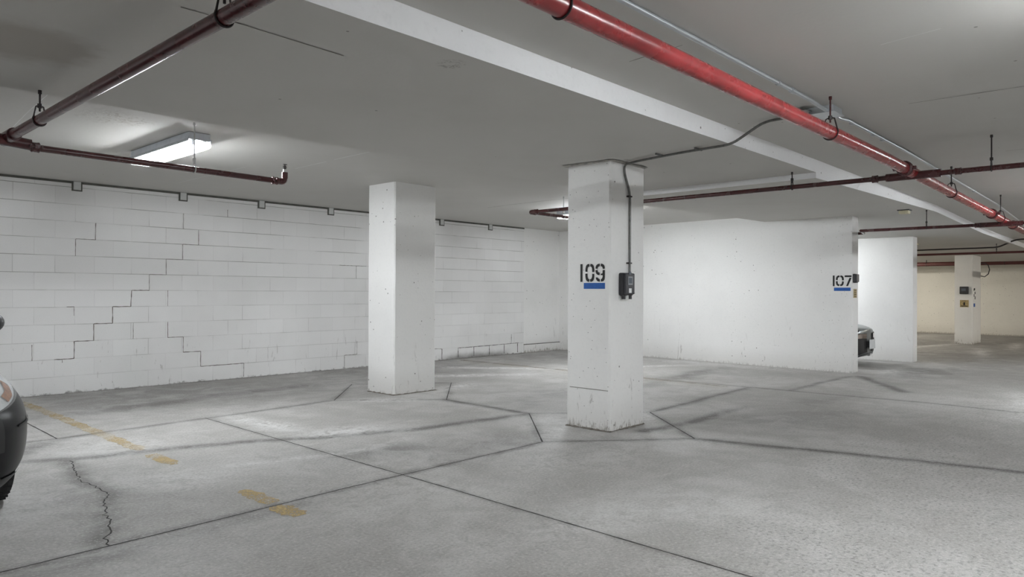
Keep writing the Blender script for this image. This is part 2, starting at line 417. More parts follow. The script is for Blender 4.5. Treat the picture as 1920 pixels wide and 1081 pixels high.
for a in ((3.0, 7.9, 1.1, .28, .1, .75), (4.2, 8.1, .9, .25, .05, .7), (3.3, 4.4, .55, .22, -.3, .55), (7.2, 5.4, 1.3, .35, .1, .35), (9.4, 5.2, 1.2, .2, .1, .7),
          (1.4, 4.55, .35, .6, .2, .35), (4.0, 3.9, .6, .25, .2, .45), (6.9, 2.7, .9, .4, -.5, .3), (10.6, 7.6, 1.4, .5, .4, .5), (7.3, 8.6, 1.6, .3, 0, .6),
          (4.6, 3.35, .5, .15, .3, .35), (8.2, 2.9, .8, .2, 0, .3), (12.8, 2.9, 1.6, .5, 0, .6), (17, 4.5, 3, .9, 0, .75), (21, 5, 2.5, .8, .2, .8), (24, 2.2, 3, .6, .3, .7), (19.5, 2.2, 2, .5, -.2, .6)):
    stain = np.maximum(stain, blob(*a[:5])*a[5])
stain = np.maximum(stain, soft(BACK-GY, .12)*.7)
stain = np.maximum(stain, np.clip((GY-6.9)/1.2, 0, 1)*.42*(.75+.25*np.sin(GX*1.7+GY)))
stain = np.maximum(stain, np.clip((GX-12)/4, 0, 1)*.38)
pale = np.zeros(GX.shape)
for a in ((3.25, 6.1, .14, .75, .05, .8), (3.55, 5.2, .5, .2, -.2, .8), (1.9, 4.7, .32, .28, .5, .5), (2.0, 5.95, .5, .4, 0, .5), (.85, 4.9, .45, .5, .2, .55), (7.2, 7.4, .9, .14, -.6, .9),
          (8.1, 7.9, .9, .12, -.9, .8), (6.3, 6.7, .35, .2, 0, .8), (4.85, 6.4, .3, .12, -.7, .8), (5.15, 4.35, .5, .15, .5, .45), (4.9, 3.95, .35, .12, .4, .6), (6.0, 3.75, .3, .1, .6, .6),
          (2.6, 3.5, .7, .5, 0, .35), (4.3, 3.1, .9, .35, -.2, .35), (11.2, 5.9, .25, 1.9, 0, .6), (9.9, 6.4, 1.2, .1, -.5, .7), (9.2, 1.1, 1.2, .22, .1, .8), (3.1, 2.2, .7, .25, -.3, .45),
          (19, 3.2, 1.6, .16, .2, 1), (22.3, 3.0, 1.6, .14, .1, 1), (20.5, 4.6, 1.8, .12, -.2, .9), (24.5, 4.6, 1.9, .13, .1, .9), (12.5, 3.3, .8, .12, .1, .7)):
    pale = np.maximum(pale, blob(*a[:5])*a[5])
pale = np.maximum(pale, soft(segd([(2.3, 4.75), (3.1, 4.55), (3.7, 4.55)], .03), .07)*.5)
wav = .22*np.sin(GX*1.3)+.12*np.sin(GX*3.7+1)+.08*np.sin(GX*9+GY*5)
aggr = 1/(1+np.exp(-(1.85+wav-GY)/.16))*(GX > 1.2)
aggr = aggr*np.clip((GX-1.4)/1.6, 0, 1)
aggr = np.maximum(aggr, .35*np.exp(-((GX-2.2)**2+(GY-4.3)**2)/.8))
ZF = np.vectorize(drop)(GX)*-1.0
nx, ny = GX.shape
verts = np.stack([GX.ravel(), GY.ravel(), ZF.ravel()], 1)
idx = np.arange(nx*ny).reshape(nx, ny)
faces = np.stack([idx[:-1, :-1].ravel(), idx[1:, :-1].ravel(), idx[1:, 1:].ravel(), idx[:-1, 1:].ravel()], 1)
me = bpy.data.meshes.new('floor'); me.from_pydata(verts.tolist(), [], faces.tolist())
for nm, arr in (('stain', stain), ('pale', pale), ('aggregate', aggr), ('warm', np.zeros(GX.shape))):
    at = me.attributes.new(nm, 'FLOAT', 'POINT'); at.data.foreach_set('value', arr.ravel().astype(np.float32))
me.materials.append(M['floor'])
floor = bpy.data.objects.new('floor', me); C.objects.link(floor); floor['kind'] = 'structure'

def strip(pts, w_, z=.0012, wob=0.0, res=.08, zf=True):
    """thin ribbon lying on the floor along a line, with slightly ragged edges"""
    bm = bmesh.new(); P = []
    for (ax, ay), (bx, by) in zip(pts, pts[1:]):
        n = max(1, int(math.hypot(bx-ax, by-ay)/res))
        for i in range(n): P.append((ax+(bx-ax)*i/n, ay+(by-ay)*i/n))
    P.append(pts[-1]); prev = None
    for i, p in enumerate(P):
        a = P[max(0, i-1)]; b = P[min(len(P)-1, i+1)]
        dx, dy = b[0]-a[0], b[1]-a[1]; L = math.hypot(dx, dy) or 1
        nx_, ny_ = -dy/L, dx/L; ww = w_*.5*random.uniform(.75, 1.25); o = random.uniform(-wob, wob)
        zz = z-(drop(p[0]) if zf else 0)
        c_ = [bm.verts.new((p[0]+nx_*(o+s*ww), p[1]+ny_*(o+s*ww), zz)) for s in (-1, 1)]
        if prev: bm.faces.new((prev[0], c_[0], c_[1], prev[1]))
        prev = c_
    return bm
for k, w_, wob in (('x295', .009, .001), ('y371', .008, .002), ('c', .011, .001), ('y66', .006, .002), ('b1b2', .006, .001), ('g', .006, .002), ('h', .006, .003), ('i', .007, .002)):
    obj('control_joint', strip(J[k], w_, wob=wob), M['cut'], floor)
for a, b, w_ in (((5.32, 4.68), (4.39, 3.72), .006), ((4.39, 3.72), (5.36, 2.9), .006), ((5.36, 2.9), (6.22, 3.86), .012), ((5.36, 5.94), (6.41, 7.01), .010), ((4.47, 6.79), (5.36, 5.94), .006), ((5.40, 7.80), (4.47, 6.79), .010)):
    obj('control_joint', strip([a, b], w_), M['cut'], floor)
obj('control_joint', strip([(4.39+.0, 3.72), (5.32, 4.68)], .011, z=.0018), M['cut'], floor)
obj('slab_crack', strip(J['crack'], .007, wob=.012, res=.03), M['cut'], floor)

# ------------------------------------------------------------------ ceiling: high slab, dropped band, high slab
def ceil_sections():
    X = [LEFT, 0, 4, 6.95, 6.9501, 9, 11.47, 11.7, 13, 15, 18, 22, FAR+.3]; out = []
    for x in X:
        s = soff(6.95) if x == 6.95 else soff(x)
        h = HC-drop(x); y1 = SOFF_Y1 if x <= 6.95 else 4.95
        out.append([(x, NEAR, h), (x, SOFF_Y0, h), (x, SOFF_Y0, s), (x, y1, s), (x, y1+.40, h), (x, BACK+.35, h)])
    return out
bm = bmesh.new(); secs = [[bm.verts.new(p) for p in s] for s in ceil_sections()]
for a, b in zip(secs, secs[1:]):
    for k in range(5): bm.faces.new((a[k], a[k+1], b[k+1], b[k]))
ceiling = obj('ceiling', bm, M['ceiling']); ceiling['kind'] = 'structure'
me = ceiling.data; me.materials.append(M['paint_face'])
for p in me.polygons:
    if abs(p.normal.z) < .2: p.material_index = 1
# slab thickness above, closes the room from outside
top = obj('roof_slab', B(LEFT-.2, FAR+.5, NEAR-.2, BACK+.6, HC+.25, HC+.35), M['ceiling']); top['kind'] = 'structure'
def ceil_strip(pts, w_, z, mat, name='hairline_crack'):
    o = obj(name, strip(pts, w_, z=z, zf=False, wob=.001), mat, ceiling); return o
ceil_strip([(1.2, 2.925), (1.46, 2.92), (1.98, 2.944)], .006, 2.3355, M['crack'])
M['skim'] = plain('white filler line', S(228, 228, 226), .6)
ceil_strip([(3.52, 8.6), (3.53, 7.0)], .007, HC-.002, M['skim'])
ceil_strip([(3.92, 6.7), (3.91, 6.1)], .010, HC-.002, M['skim'])
ceil_strip([(3.90, 5.95), (3.90, 5.30)], .010, HC-.002, M['skim'])
ceil_strip([(1.36, 5.35), (1.40, 6.0), (1.48, 7.0)], .006, HC-.002, M['skim'])
ceil_strip([(7.67, 7.6), (7.62, 7.0), (7.60, 6.0), (7.58, 5.4)], .010, HC-.002, M['crack'])
ceil_strip([(5.30, 1.3), (5.32, .6), (5.30, .1)], .007, HC-.002, M['crack'])
ceil_strip([(7.62, 1.1), (7.6, -.1)], .006, HC-.002, M['crack'])
ceil_strip([(3.32, 2.2), (3.28, 1.85)], .005, HC-.002, M['crack'])
ceil_strip([(3.95, 1.1), (3.90, .82)], .005, HC-.002, M['skim'])

# ------------------------------------------------------------------ walls
def struct(name, bm, mat, **k):
    o = obj(name, bm, mat, **k); o['kind'] = 'structure'; return o
wb = struct('wall_back', B(LEFT, 10.565, BACK, BACK+.2, -.25, HC+.1), M['block'])
wc = struct('wall_back_corner', B(10.565, 11.74, BACK+.03, BACK+.2, -.25, HC+.1), M['paint_wall'])
obj('curb', B(10.565, 11.70, BACK-.012, BACK+.03, -.02, .155), M['paint'], wc, bevel=.006)
obj('corner_joint', B(10.566, 11.70, BACK-.006, BACK+.03, .155, .166), M['seal'], wc)
bm = bmesh.new()
P_ = [(11.42, 3.57), (11.70, 3.57), (11.74, 4.1), (11.99, BACK+.2), (11.71, BACK+.2), (11.42, 3.98)]
lo_ = [bm.verts.new((x, y, -.2)) for x, y in P_]; hi_ = [bm.verts.new((x, y, HC+.1)) for x, y in P_]
for k in range(6): bm.faces.new((lo_[k], lo_[(k+1) % 6], hi_[(k+1) % 6], hi_[k]))
bm.faces.new(lo_[::-1]); bm.faces.new(hi_)
wd = struct('wall_divider', bm, M['paint_wall'], bevel=.006)
wd2 = struct('wall_divider_far', B(15.05, 15.34, 3.617, BACK+.2, -.3, HC+.05), M['paint_wall_low'], bevel=.006)
struct('wall_back_bay', B(11.74, FAR+.2, BACK+.03, BACK+.2, -.4, HC+.1), M['paint_far'])
struct('wall_far', B(FAR, FAR+.2, NEAR, BACK+.2, -.4, HC+.1), M['paint_far'])
struct('wall_left', B(LEFT-.2, LEFT, NEAR, BACK+.2, -.2, HC+.3), M['paint'])
struct('wall_near', B(LEFT, FAR+.2, NEAR-.2, NEAR, -.4, HC+.3), M['paint'])

def wstrip(pts, w_, y, parent, mat, name='step_crack', wob=.0015):
    bm = bmesh.new()
    for (ax, az), (bx, bz) in zip(pts, pts[1:]):
        L = math.hypot(bx-ax, bz-az); n = max(1, int(L/.03)); prev = None
        nx_, nz_ = -(bz-az)/L, (bx-ax)/L
        for i in range(n+1):
            t = i/n; h = w_*.5*random.uniform(.5, 1.3); o = random.uniform(-wob, wob)
            px, pz = ax+(bx-ax)*t, az+(bz-az)*t
            c_ = [bm.verts.new((px+nx_*(o+s*h), y, pz+nz_*(o+s*h))) for s in (-1, 1)]
            if prev: bm.faces.new((prev[0], prev[1], c_[1], c_[0]))
            prev = c_
    return obj(name, bm, mat, parent)
q = .2055; gx = lambda n: 2.485+q*n
st = [(gx(8)+.0, 2.0), (gx(8), 1.8), (gx(7), 1.8), (gx(7), 1.6), (gx(6), 1.6), (gx(6), 1.4), (gx(5), 1.4), (gx(5), 1.2), (gx(4), 1.2), (gx(4), 1.0), (gx(3), 1.0), (gx(3), .8), (gx(2), .8), (gx(2), .6), (gx(1), .6), (gx(1), .4), (gx(0), .4)]
st = [(x+(-.01 if z < 1.1 else 0), z) for x, z in st]
Yw = BACK-.0015
wstrip(st[:8], .006, Yw, wb, M['crack']); wstrip(st[7:], .009, Yw, wb, M['crack'])
wstrip([(3.74, .8), (3.74, .6), (3.937, .6), (3.937, .4), (4.165, .4), (4.165, .2), (4.763, .2), (4.763, .015)], .008, Yw, wb, M['crack'])
for p in ([(3.327, .8), (3.327, .6)], [(3.738, 1.2), (3.738, 1.0)], [(2.676, 1.005), (2.676, .9)], [(2.90, 2.0), (2.90, 1.8), (2.688, 1.8), (2.688, 1.6)], [(2.26, .58), (2.26, .4)],
          [(2.6, 1.005), (2.68, 1.005)], [(2.49, .4), (2.56, .395), (2.56, .36)], [(4.52, 2.3), (4.52, 2.2)], [(3.93, 2.2), (3.93, 2.0)],
          [(6.61, 1.6), (6.61, 1.4)], [(6.3, 1.6), (6.8, 1.6)], [(6.63, .42), (6.63, .21), (6.40, .21), (6.40, .015)], [(8.2, .21), (8.415, .195)]):
    wstrip(p, .006, Yw, wb, M['crack'])
for x in (8.415, 8.802, 9.197, 9.60, 10.005, 10.387):
    wstrip([(x, .195), (x, .02)], .016, Yw, wb, M['seal'], 'open_joint')
wstrip([(8.8, .19), (9.6, .195), (10.42, .205)], .010, Yw, wb, M['seal'], 'open_joint')
wstrip([(10.21, .38), (10.21, .20)], .012, Yw, wb, M['seal'], 'open_joint')
trim = struct('trim_1', B(LEFT, 10.565, BACK-.012, BACK+.002, HC-.026, HC-.001), M['seal'])

# steel clips at the top of the block wall
def ring_rect(bm, x0, x1, z0, z1, t, y0, y1):
    box(bm, x0, x0+t, y0, y1, z0, z1); box(bm, x1-t, x1, y0, y1, z0, z1); box(bm, x0+t, x1-t, y0, y1, z0, z0+t); return bm
CL = [('leftmost', 2.696), ('second from left', 3.921), ('third from left', 5.008),
      ('just left of the unnumbered square column', 6.138), ('just right of the unnumbered square column', 8.392), ('nearest the far corner, rightmost', 9.608)]
for d, x in CL:
    t = thing('wall_clip', 'white steel clip in grey sealant atop block wall, '+d, 'bracket', (x, BACK, 2.36), 'steel clips along the top of the block wall')
    obj('clip_plate', B(x-.038, x+.038, BACK-.022, BACK-.001, 2.372, HC-.004), M['steelw'], t)
    obj('sealant_edge', ring_rect(bmesh.new(), x-.055, x+.055, 2.358, HC-.026, .014, BACK-.014, BACK-.0005), M['seal'], t)

# ------------------------------------------------------------------ columns
def column(label, x0, x1, y0, y1, zb, zt, mat=None):
    t = thing('column', label, 'column', ((x0+x1)/2, (y0+y1)/2, zb), None)
    bm = bmesh.new(); c_ = .014; n = 22
    prof = [(x0+c_, y0), (x1-c_, y0), (x1, y0+c_), (x1, y1-c_), (x1-c_, y1), (x0+c_, y1), (x0, y1-c_), (x0, y0+c_)]
    rings = []
    for i in range(n+1):
        z = zb+(zt-zb)*i/n
        rings.append([bm.verts.new((x+random.uniform(-.0016, .0016), y+random.uniform(-.0016, .0016), z)) for x, y in prof])
    for a, b in zip(rings, rings[1:]):
        for k in range(8): bm.faces.new((a[k], a[(k+1) % 8], b[(k+1) % 8], b[k]))
    bm.faces.new(rings[0][::-1]); bm.faces.new(rings[-1])
    obj('shaft', bm, mat or M['paint'], t)
    return t
col109 = column('white square column stencilled 109 with wall charger', 5.09, 5.63, 3.56, 4.03, 0, 2.338)
col1 = column('white square column without a number, nearer the block wall', 5.15, 5.78, 6.61, 7.12, 0, HC, M['paint_wall'])
col3 = column('slender white column far right before the cream wall', 22.26, 23.35, 3.93, 4.35, -drop(22.3), HC-drop(23))
for t, c_ in ((col109, (5.09, 5.63, 3.56, 4.03)), (col1, (5.15, 5.78, 6.61, 7.12))):
    bm = bmesh.new(); x0, x1, y0, y1 = c_; N = 60; P = []
    peri = [(x0, y0), (x1, y0), (x1, y1), (x0, y1), (x0, y0)]; ins, outs = [], []
    for (ax, ay), (bx, by) in zip(peri, peri[1:]):
        for i in range(15):
            s = i/15; px, py = ax+(bx-ax)*s, ay+(by-ay)*s; w_ = random.uniform(.006, .03)
            cx, cy = (x0+x1)/2, (y0+y1)/2; L = math.hypot(px-cx, py-cy)
            outs.append(bm.verts.new((px+(px-cx)/L*w_, py+(py-cy)/L*w_, .002))); ins.append(bm.verts.new((px, py, random.uniform(.006, .016))))
    for i in range(60): bm.faces.new((ins[i], outs[i], outs[(i+1) % 60], ins[(i+1) % 60]))
    obj('crumbled_foot', bm, M['crack'], t)
# rough grout ring on the soffit round the numbered column
bm = bmesh.new()
for k in range(1):
    N = 48; a = []; b = []
    for i in range(N):
        th = 2*math.pi*i/N; cx, cy = 5.36, 3.795; ux, uy = math.cos(th), math.sin(th)
        s = min(.27/max(abs(ux), 1e-6), .235/max(abs(uy), 1e-6)); e = .03+.012*math.sin(th*5)+random.uniform(0, .012)
        if uy > .4 and ux < 0: e *= 1.8
        a.append(bm.verts.new((cx+ux*s, cy+uy*s, 2.330))); b.append(bm.verts.new((cx+ux*(s+e), cy+uy*(s+e), 2.3372)))
    for i in range(N): bm.faces.new((a[i], b[i], b[(i+1) % N], a[(i+1) % N]))
obj('grout_collar', bm, M['grout'], col109)
wf = obj('casting_joint', B(5.086, 5.0905, 3.575, 3.99, .352, .356), M['crack'], col109)
def face_crack(pts, parent, x):
    bm = bmesh.new(); prev = None
    for y, z in pts:
        c_ = [bm.verts.new((x, y, z-.003)), bm.verts.new((x, y, z+.003))]
        if prev: bm.faces.new((prev[0], c_[0], c_[1], prev[1]))
        prev = c_

# ------------------------------------------------------------------ stencilled numbers
def se(a, rx, ry, cx, cy, p=.62):
    c_, s_ = math.cos(a), math.sin(a)
    return (cx+rx*math.copysign(abs(c_)**p, c_), cy+ry*math.copysign(abs(s_)**p, s_))
def arcpoly(cx, cy, rx, ry, t, a0, a1, n=10, p=.62):
    A0, A1 = math.radians(a0), math.radians(a1)
    o = [se(A0+(A1-A0)*i/n, rx, ry, cx, cy, p) for i in range(n+1)]
    i_ = [se(A1+(A0-A1)*i/n, rx-t, ry-t, cx, cy, p) for i in range(n+1)]
    return o+i_
def glyph(ch, w_, h, t):
    g = []
    if ch == '1': g.append([(w_*.5-t*.5, 0), (w_*.5+t*.5, 0), (w_*.5+t*.5, h), (w_*.5-t*.5, h)])
    if ch == '0':
        for a in (0, 90, 180, 270): g.append(arcpoly(w_/2, h/2, w_/2, h/2, t, a+1.2, a+87.5))
    if ch == '9':
        cy = h*.68; ry = h*.32
        for a in (0, 90): g.append(arcpoly(w_/2, cy, w_/2, ry, t, a+3, a+85, p=.75))
        g.append(arcpoly(w_/2, cy, w_/2, ry, t, 184, 266, p=.75))
        g.append([(w_-t, h*.64), (w_, h*.64), (w_, h*.24), (w_*.97, h*.12), (w_*.85, h*.03), (w_*.58, 0), (w_*.58, t), (w_*.68, t*1.15), (w_-t, h*.26), (w_-t, h*.36), (w_*.58, h*.36), (w_*.58, h*.44), (w_-t*1.1, h*.46)])
        g.append([(w_*.04, h*.24), (w_*.22, h*.24-.0), (w_*.34, t*1.2), (w_*.46, t), (w_*.46, 0), (w_*.22, h*.03), (w_*.07, h*.13)])
    if ch == '7':
        g.append([(0, h-t), (w_, h-t), (w_, h), (0, h)]); g.append([(w_-t*1.15, h-t*1.45), (w_, h-t*1.45), (w_*.42+t*.3, 0), (w_*.42-t*.8, 0)])
    return g
def stencil(parent, origin, du, dn, text, adv, h, t, mat, name):
    """du: reading direction, dn: outward normal"""
    bm = bmesh.new(); o = Vector(origin); du = Vector(du); dn = Vector(dn)
    for ch, (x, w_) in zip(text, adv):
        for poly in glyph(ch, w_, h, t):
            f = [bm.verts.new(o+du*(x+a)+Vector((0, 0, b))+dn*.0015) for a, b in poly]
            try: bm.faces.new(f)
            except ValueError: pass
    return obj(name, bm, mat, parent)
# 109 reads along -Y on the face towards -X
stencil(col109, (5.09-.0012, 3.879, 1.293), (0, -1, 0), (-1, 0, 0), '109', [(0, .028), (.057, .098), (.167, .100)], .157, .023, M['stencil'], 'stencilled_number')
obj('blue_stripe', B(5.0868, 5.0905, 3.611, 3.838, 1.231, 1.283), M['blue'], col109)
stencil(wd, (11.42-.0012, 3.862, 1.313), (0, -1, 0), (-1, 0, 0), '107', [(0, .05), (.058, .115), (.185, .10)], .162, .026, M['stencil'], 'stencilled_number')
obj('blue_stripe', B(11.4168, 11.4205, 3.592, 3.832, 1.240, 1.290), M['blue'], wd)
# worn, unreadable marks on the far column's right face
bm = bmesh.new()
for a in ((22.42, 22.55, 1.30, 1.36), (22.40, 22.47, 1.13, 1.20), (22.50, 22.60, 1.20, 1.26), (22.52, 22.60, 1.06, 1.14), (22.38, 22.42, 1.28, 1.34)):
    box(bm, a[0], a[1], 3.926, 3.930, a[2], a[3])
obj('stencilled_number', bm, M['stencil'], col3)
obj('blue_stripe', B(22.36, 22.56, 3.926, 3.9305, .86, .95), M['blue'], col3)

# ------------------------------------------------------------------ wall chargers
def charger(label, cx, cz, w_, h, d, y, nrm='y', det=True):
    """box on a face looking towards -Y (nrm 'y') or -X (nrm 'x')"""
    def bb(a0, a1, d0, d1, z0, z1):
        if nrm == 'y': return B(a0, a1, y-d1, y-d0, z0, z1)
        return B(y-d1, y-d0, a0, a1, z0, z1)
    loc = (cx, y, cz-h/2) if nrm == 'y' else (y, cx, cz-h/2)
    t = thing('charger_box', label, 'charger', loc)
    x0, x1, z0, z1 = cx-w_/2, cx+w_/2, cz-h/2, cz+h/2
    obj('body', bb(x0, x1, .0, d*.72, z0, z1), M['black'], t, bevel=.012)
    obj('cover', bb(x0+.006, x1-.006, d*.70, d, z0+.012, z1-.004), M['black2'], t, bevel=.010)
    if det:
        if nrm == 'y':
            obj('display_surround', bb(cx-.036, cx+.034, d, d+.003, cz-.005, cz+.068), M['bezel'], t, label='grey display surround')
            obj('display', bb(cx-.024, cx+.022, d+.003, d+.005, cz+.008, cz+.056), M['screen'], t)
            obj('sticker', bb(cx-.022, cx+.018, d, d+.002, cz-.075, cz-.035), M['sticker'], t, label='white sticker')
            obj('indicator', T([(cx-.005, y-d-.003, cz+.098), (cx-.005, y-d+.002, cz+.098)], .016, 20), M['screen'], t, smooth=True)
            for k, gx_ in ((0, x0+.03), (1, cx), (2, x1-.03)):
                obj('cable_gland', T([(gx_, y-d*.5, z0+.004), (gx_, y-d*.5, z0-.018), (gx_, y-d*.5, z0-.03)], .016, 12), M['black'] if k != 1 else M['steelw'], t, smooth=True)
            obj('mounting_foot', bb(x0+.01, x0+.06, .0, .012, z0-.03, z0+.01), M['steelw'], t)
        else:
            obj('display', bb(cx-.05, cx+.05, d, d+.003, cz-.02, cz+.05), M['screen'], t)
    return t
charger('black wall charger with small display on column 109', 5.295, 1.272, .160, .20, .072, 3.56)
charger('black box on end of wall 107, seen edge on', 11.50, 1.43, .13, .135, .06, 3.57, det=False)
charger('black square box on the far column above yellow tag', 4.12, 1.30, .20, .20, .1, 22.26, 'x')
def tagplate(label, bm1, bm2, loc):
    t = thing('warning_tag', label, 'sign', loc)
    obj('plate', bm1, M['yellow_tag'], t); obj('print', bm2, M['stencil'], t)
t_ = bmesh.new()
for k in range(4): box(t_, 11.50+.0, 11.60, 3.562, 3.5645, 1.155+.028*k, 1.163+.028*k)
tagplate('small yellow tag below black box on end of wall 107', B(11.48, 11.62, 3.564, 3.57, 1.135, 1.27), t_, (11.55, 3.57, 1.135))
t_ = bmesh.new(); box(t_, 22.248, 22.25, 4.04, 4.20, .87, .89); box(t_, 22.248, 22.25, 4.10, 4.14, .90, .98); box(t_, 22.248, 22.25, 4.07, 4.17, 1.01, 1.02)
tagplate('yellow square tag below black box on the far column', B(22.25, 22.26, 4.02, 4.22, .85, 1.04), t_, (22.26, 4.12, .85))

# ------------------------------------------------------------------ lamps
def fixture(x, y, ax, colr, gain, label):
    zc = HC-drop(x); L = .62
    t = thing('ceiling_lamp', label, 'lamp', (x, y, zc))
    def bb(a0, a1, b0, b1, z0, z1):      # a: along, b: across
        return B(x+b0, x+b1, y+a0, y+a1, z0, z1) if ax == 'y' else B(x+a0, x+a1, y+b0, y+b1, z0, z1)
    obj('housing', bb(-L, L, -.088, .088, zc-.062, zc-.001), M['housing'], t, bevel=.006)
    for s_ in (-1, 1): obj('added_glow_shield', bb(-L, L, *sorted((s_*.088, s_*.094)), zc-.078, zc-.045), M['housing'], t)  # strips added to hold back the tubes' glow on the ceiling
    for s in (-1, 1):
        for e in (-1, 1):
            o = bb(*sorted((e*(L-.045), e*(L-.015))), s*.044-.014, s*.044+.014, zc-.098, zc-.06)
            obj('lampholder', o, M['housing'], t)
        p = (lambda a: (x+s*.044, y+a, zc-.085)) if ax == 'y' else (lambda a: (x+a, y+s*.044, zc-.085))
        obj('tube', T([p(-L+.045), p(L-.045)], .016, 12), tube_mat(colr, gain), t, smooth=True)
    bm = bmesh.new(); W = .095; z0, z1 = zc-.122, zc-.055
    prof = [(-W, z1), (-W*.96, z0+.02), (-W*.8, z0), (W*.8, z0), (W*.96, z0+.02), (W, z1)]
    rr = [[bm.verts.new((x+b, y+a, z) if ax == 'y' else (x+a, y+b, z)) for b, z in prof] for a in (-L, L)]
    for k in range(5): bm.faces.new((rr[0][k], rr[0][k+1], rr[1][k+1], rr[1][k]))
    for r_ in rr: bm.faces.new(r_)
    obj('lens', bm, M['lens'], t, label='clear ribbed plastic lens')
    return t
names = ['white twin-tube fluorescent lamp left, above the block wall bay', 'fluorescent lamp mostly hidden behind column 109', 'fluorescent lamp over the car bay beyond wall 107',
         'fluorescent lamp over the aisle, nearest the camera', 'fluorescent lamp over the aisle beside the conduit', 'fluorescent lamp over the aisle, left end', 'fluorescent lamp over the far aisle',
         'fluorescent lamp over the leftmost bay', 'fluorescent lamp over opposite bays, near', 'fluorescent lamp over opposite bays, middle', 'fluorescent lamp over opposite bays, far',
         'warm fluorescent lamp over the far end of the aisle', 'warm fluorescent lamp close to the cream wall', 'warm fluorescent lamp behind the far divider wall']
for a, n_ in zip(LAMPS, names): fixture(*a, n_)

# ------------------------------------------------------------------ sprinkler pipes
def coupling(c, axis, r, parent, mat, ears=True, name='coupling'):
    """grooved coupling: two ribs, a belly, and bolt ears"""
    bm = bmesh.new(); c = Vector(c); d = Vector((1, 0, 0)) if axis == 'x' else Vector((0, 1, 0))
    w_ = .026
    tube(bm, [c-d*w_, c-d*w_*.8, c-d*w_*.35, c+d*w_*.35, c+d*w_*.8, c+d*w_], r, 18, rs=[r*1.12, r*1.38, r*1.28, r*1.28, r*1.38, r*1.12])
    if ears:
        o = Vector((0, 1, 0)) if axis == 'x' else Vector((1, 0, 0))
        for s in (-1, 1):
            e = c+o*s*(r*1.38+.012)
            p = d.cross(o)
            box(bm, *[v for k in range(3) for v in (e[k]-.013, e[k]+.013)])
            tube(bm, [e-d*.036, e+d*.036], .007, 8); tube(bm, [e-d*.040, e-d*.028], .012, 6); tube(bm, [e+d*.026, e+d*.036], .012, 6)
    return obj(name, bm, mat, parent, smooth=False)
def hanger(label, p, axis, r, ztop, mat, ring=True, group='pipe hangers', rod_mat=None):
    p = Vector(p); t = thing('pipe_hanger', label, 'hanger', tuple(p), group)
    R_ = r+.004; yoke = r+.05
    obj('rod', T([p+Vector((0, 0, r+.018)), (p.x, p.y, ztop-.002)], .0055, 8), rod_mat or mat, t, smooth=True)
    obj('anchor', T([(p.x, p.y, ztop-.022), (p.x, p.y, ztop-.001)], .010, 8), rod_mat or mat, t, smooth=True)
    bm = bmesh.new(); c_ = ring_pts(p, R_, axis, 20, math.radians(150), math.radians(390))
    o = Vector((0, 1, 0)) if axis == 'x' else Vector((1, 0, 0))
    pts = [p+Vector((0, 0, yoke))-o*.008, p+Vector((0, 0, yoke*.93))-o*R_*.55]+c_+[p+Vector((0, 0, yoke*.93))+o*R_*.55, p+Vector((0, 0, yoke))+o*.008]
    tube(bm, pts, .0045, 6)
    obj('ring', bm, mat, t, smooth=True)
    obj('nut', T([p+Vector((0, 0, yoke-.012)), p+Vector((0, 0, yoke+.012))], .013, 6), mat, t)
    return t
# main
MY = 1.63; mz = lambda x: 2.238 if x < 6 else 2.238-.022*(x-6)*.65-(drop(x) if x > 11.7 else 0)*.3
mpts = [(x, MY, mz(x)) for x in (-5.9, -2, 2, 6, 8, 10.5, 13, 18, 24, 28.45)]
main = thing('sprinkler_main', 'large glossy red sprinkler main running along the aisle ceiling', 'pipe', (2, MY, 2.24))
obj('pipe', T(mpts, .0445, 28), M['red'], main, smooth=True)
coupling((6.52, MY, mz(6.52)), 'x', .0445, main, M['maroon']); coupling((10.35, MY, mz(10.35)), 'x', .0445, main, M['maroon'])
coupling((11.9, MY, mz(11.9)), 'x', .0445, main, M['maroon'])
for x, lb in ((2.02, 'ring on red main at the top of the picture'), (4.78, 'ring on red main beside the grey conduit box'), (8.2, 'ring on red main right of the first branch crossing'), (10.95, 'ring on red main at the far branch crossing')):
    hanger('dark rod and '+lb, (x, MY, mz(x)), 'x', .0445, HC-drop(x), M['dark_iron'], rod_mat=M['maroon'] if x == 4.78 else None)
def branch(label, X, y0, y1, z, r, mat, heads=()):
    t = thing('sprinkler_branch', label, 'pipe', (X, y0, z))
    obj('pipe', T([(X, y0, z), (X, y1, z)], r, 18), mat, t, smooth=True)
    return t
def head_up(x, y, z0, z1, parent, mat):
    obj('riser', T([(x, y, z0), (x, y, z1)], .014, 12), mat, parent, smooth=True)
    bm = bmesh.new(); tube(bm, [(x, y, z1), (x, y, z1+.03)], .009, 8)
    for s in (-1, 1): tube(bm, [(x+s*.008, y, z1+.005), (x+s*.016, y, z1+.02), (x, y, z1+.04)], .0025, 6)
    tube(bm, [(x, y, z1+.040), (x, y, z1+.043)], .018, 14)
    obj('sprinkler_head', bm, M['dark_iron'], parent)
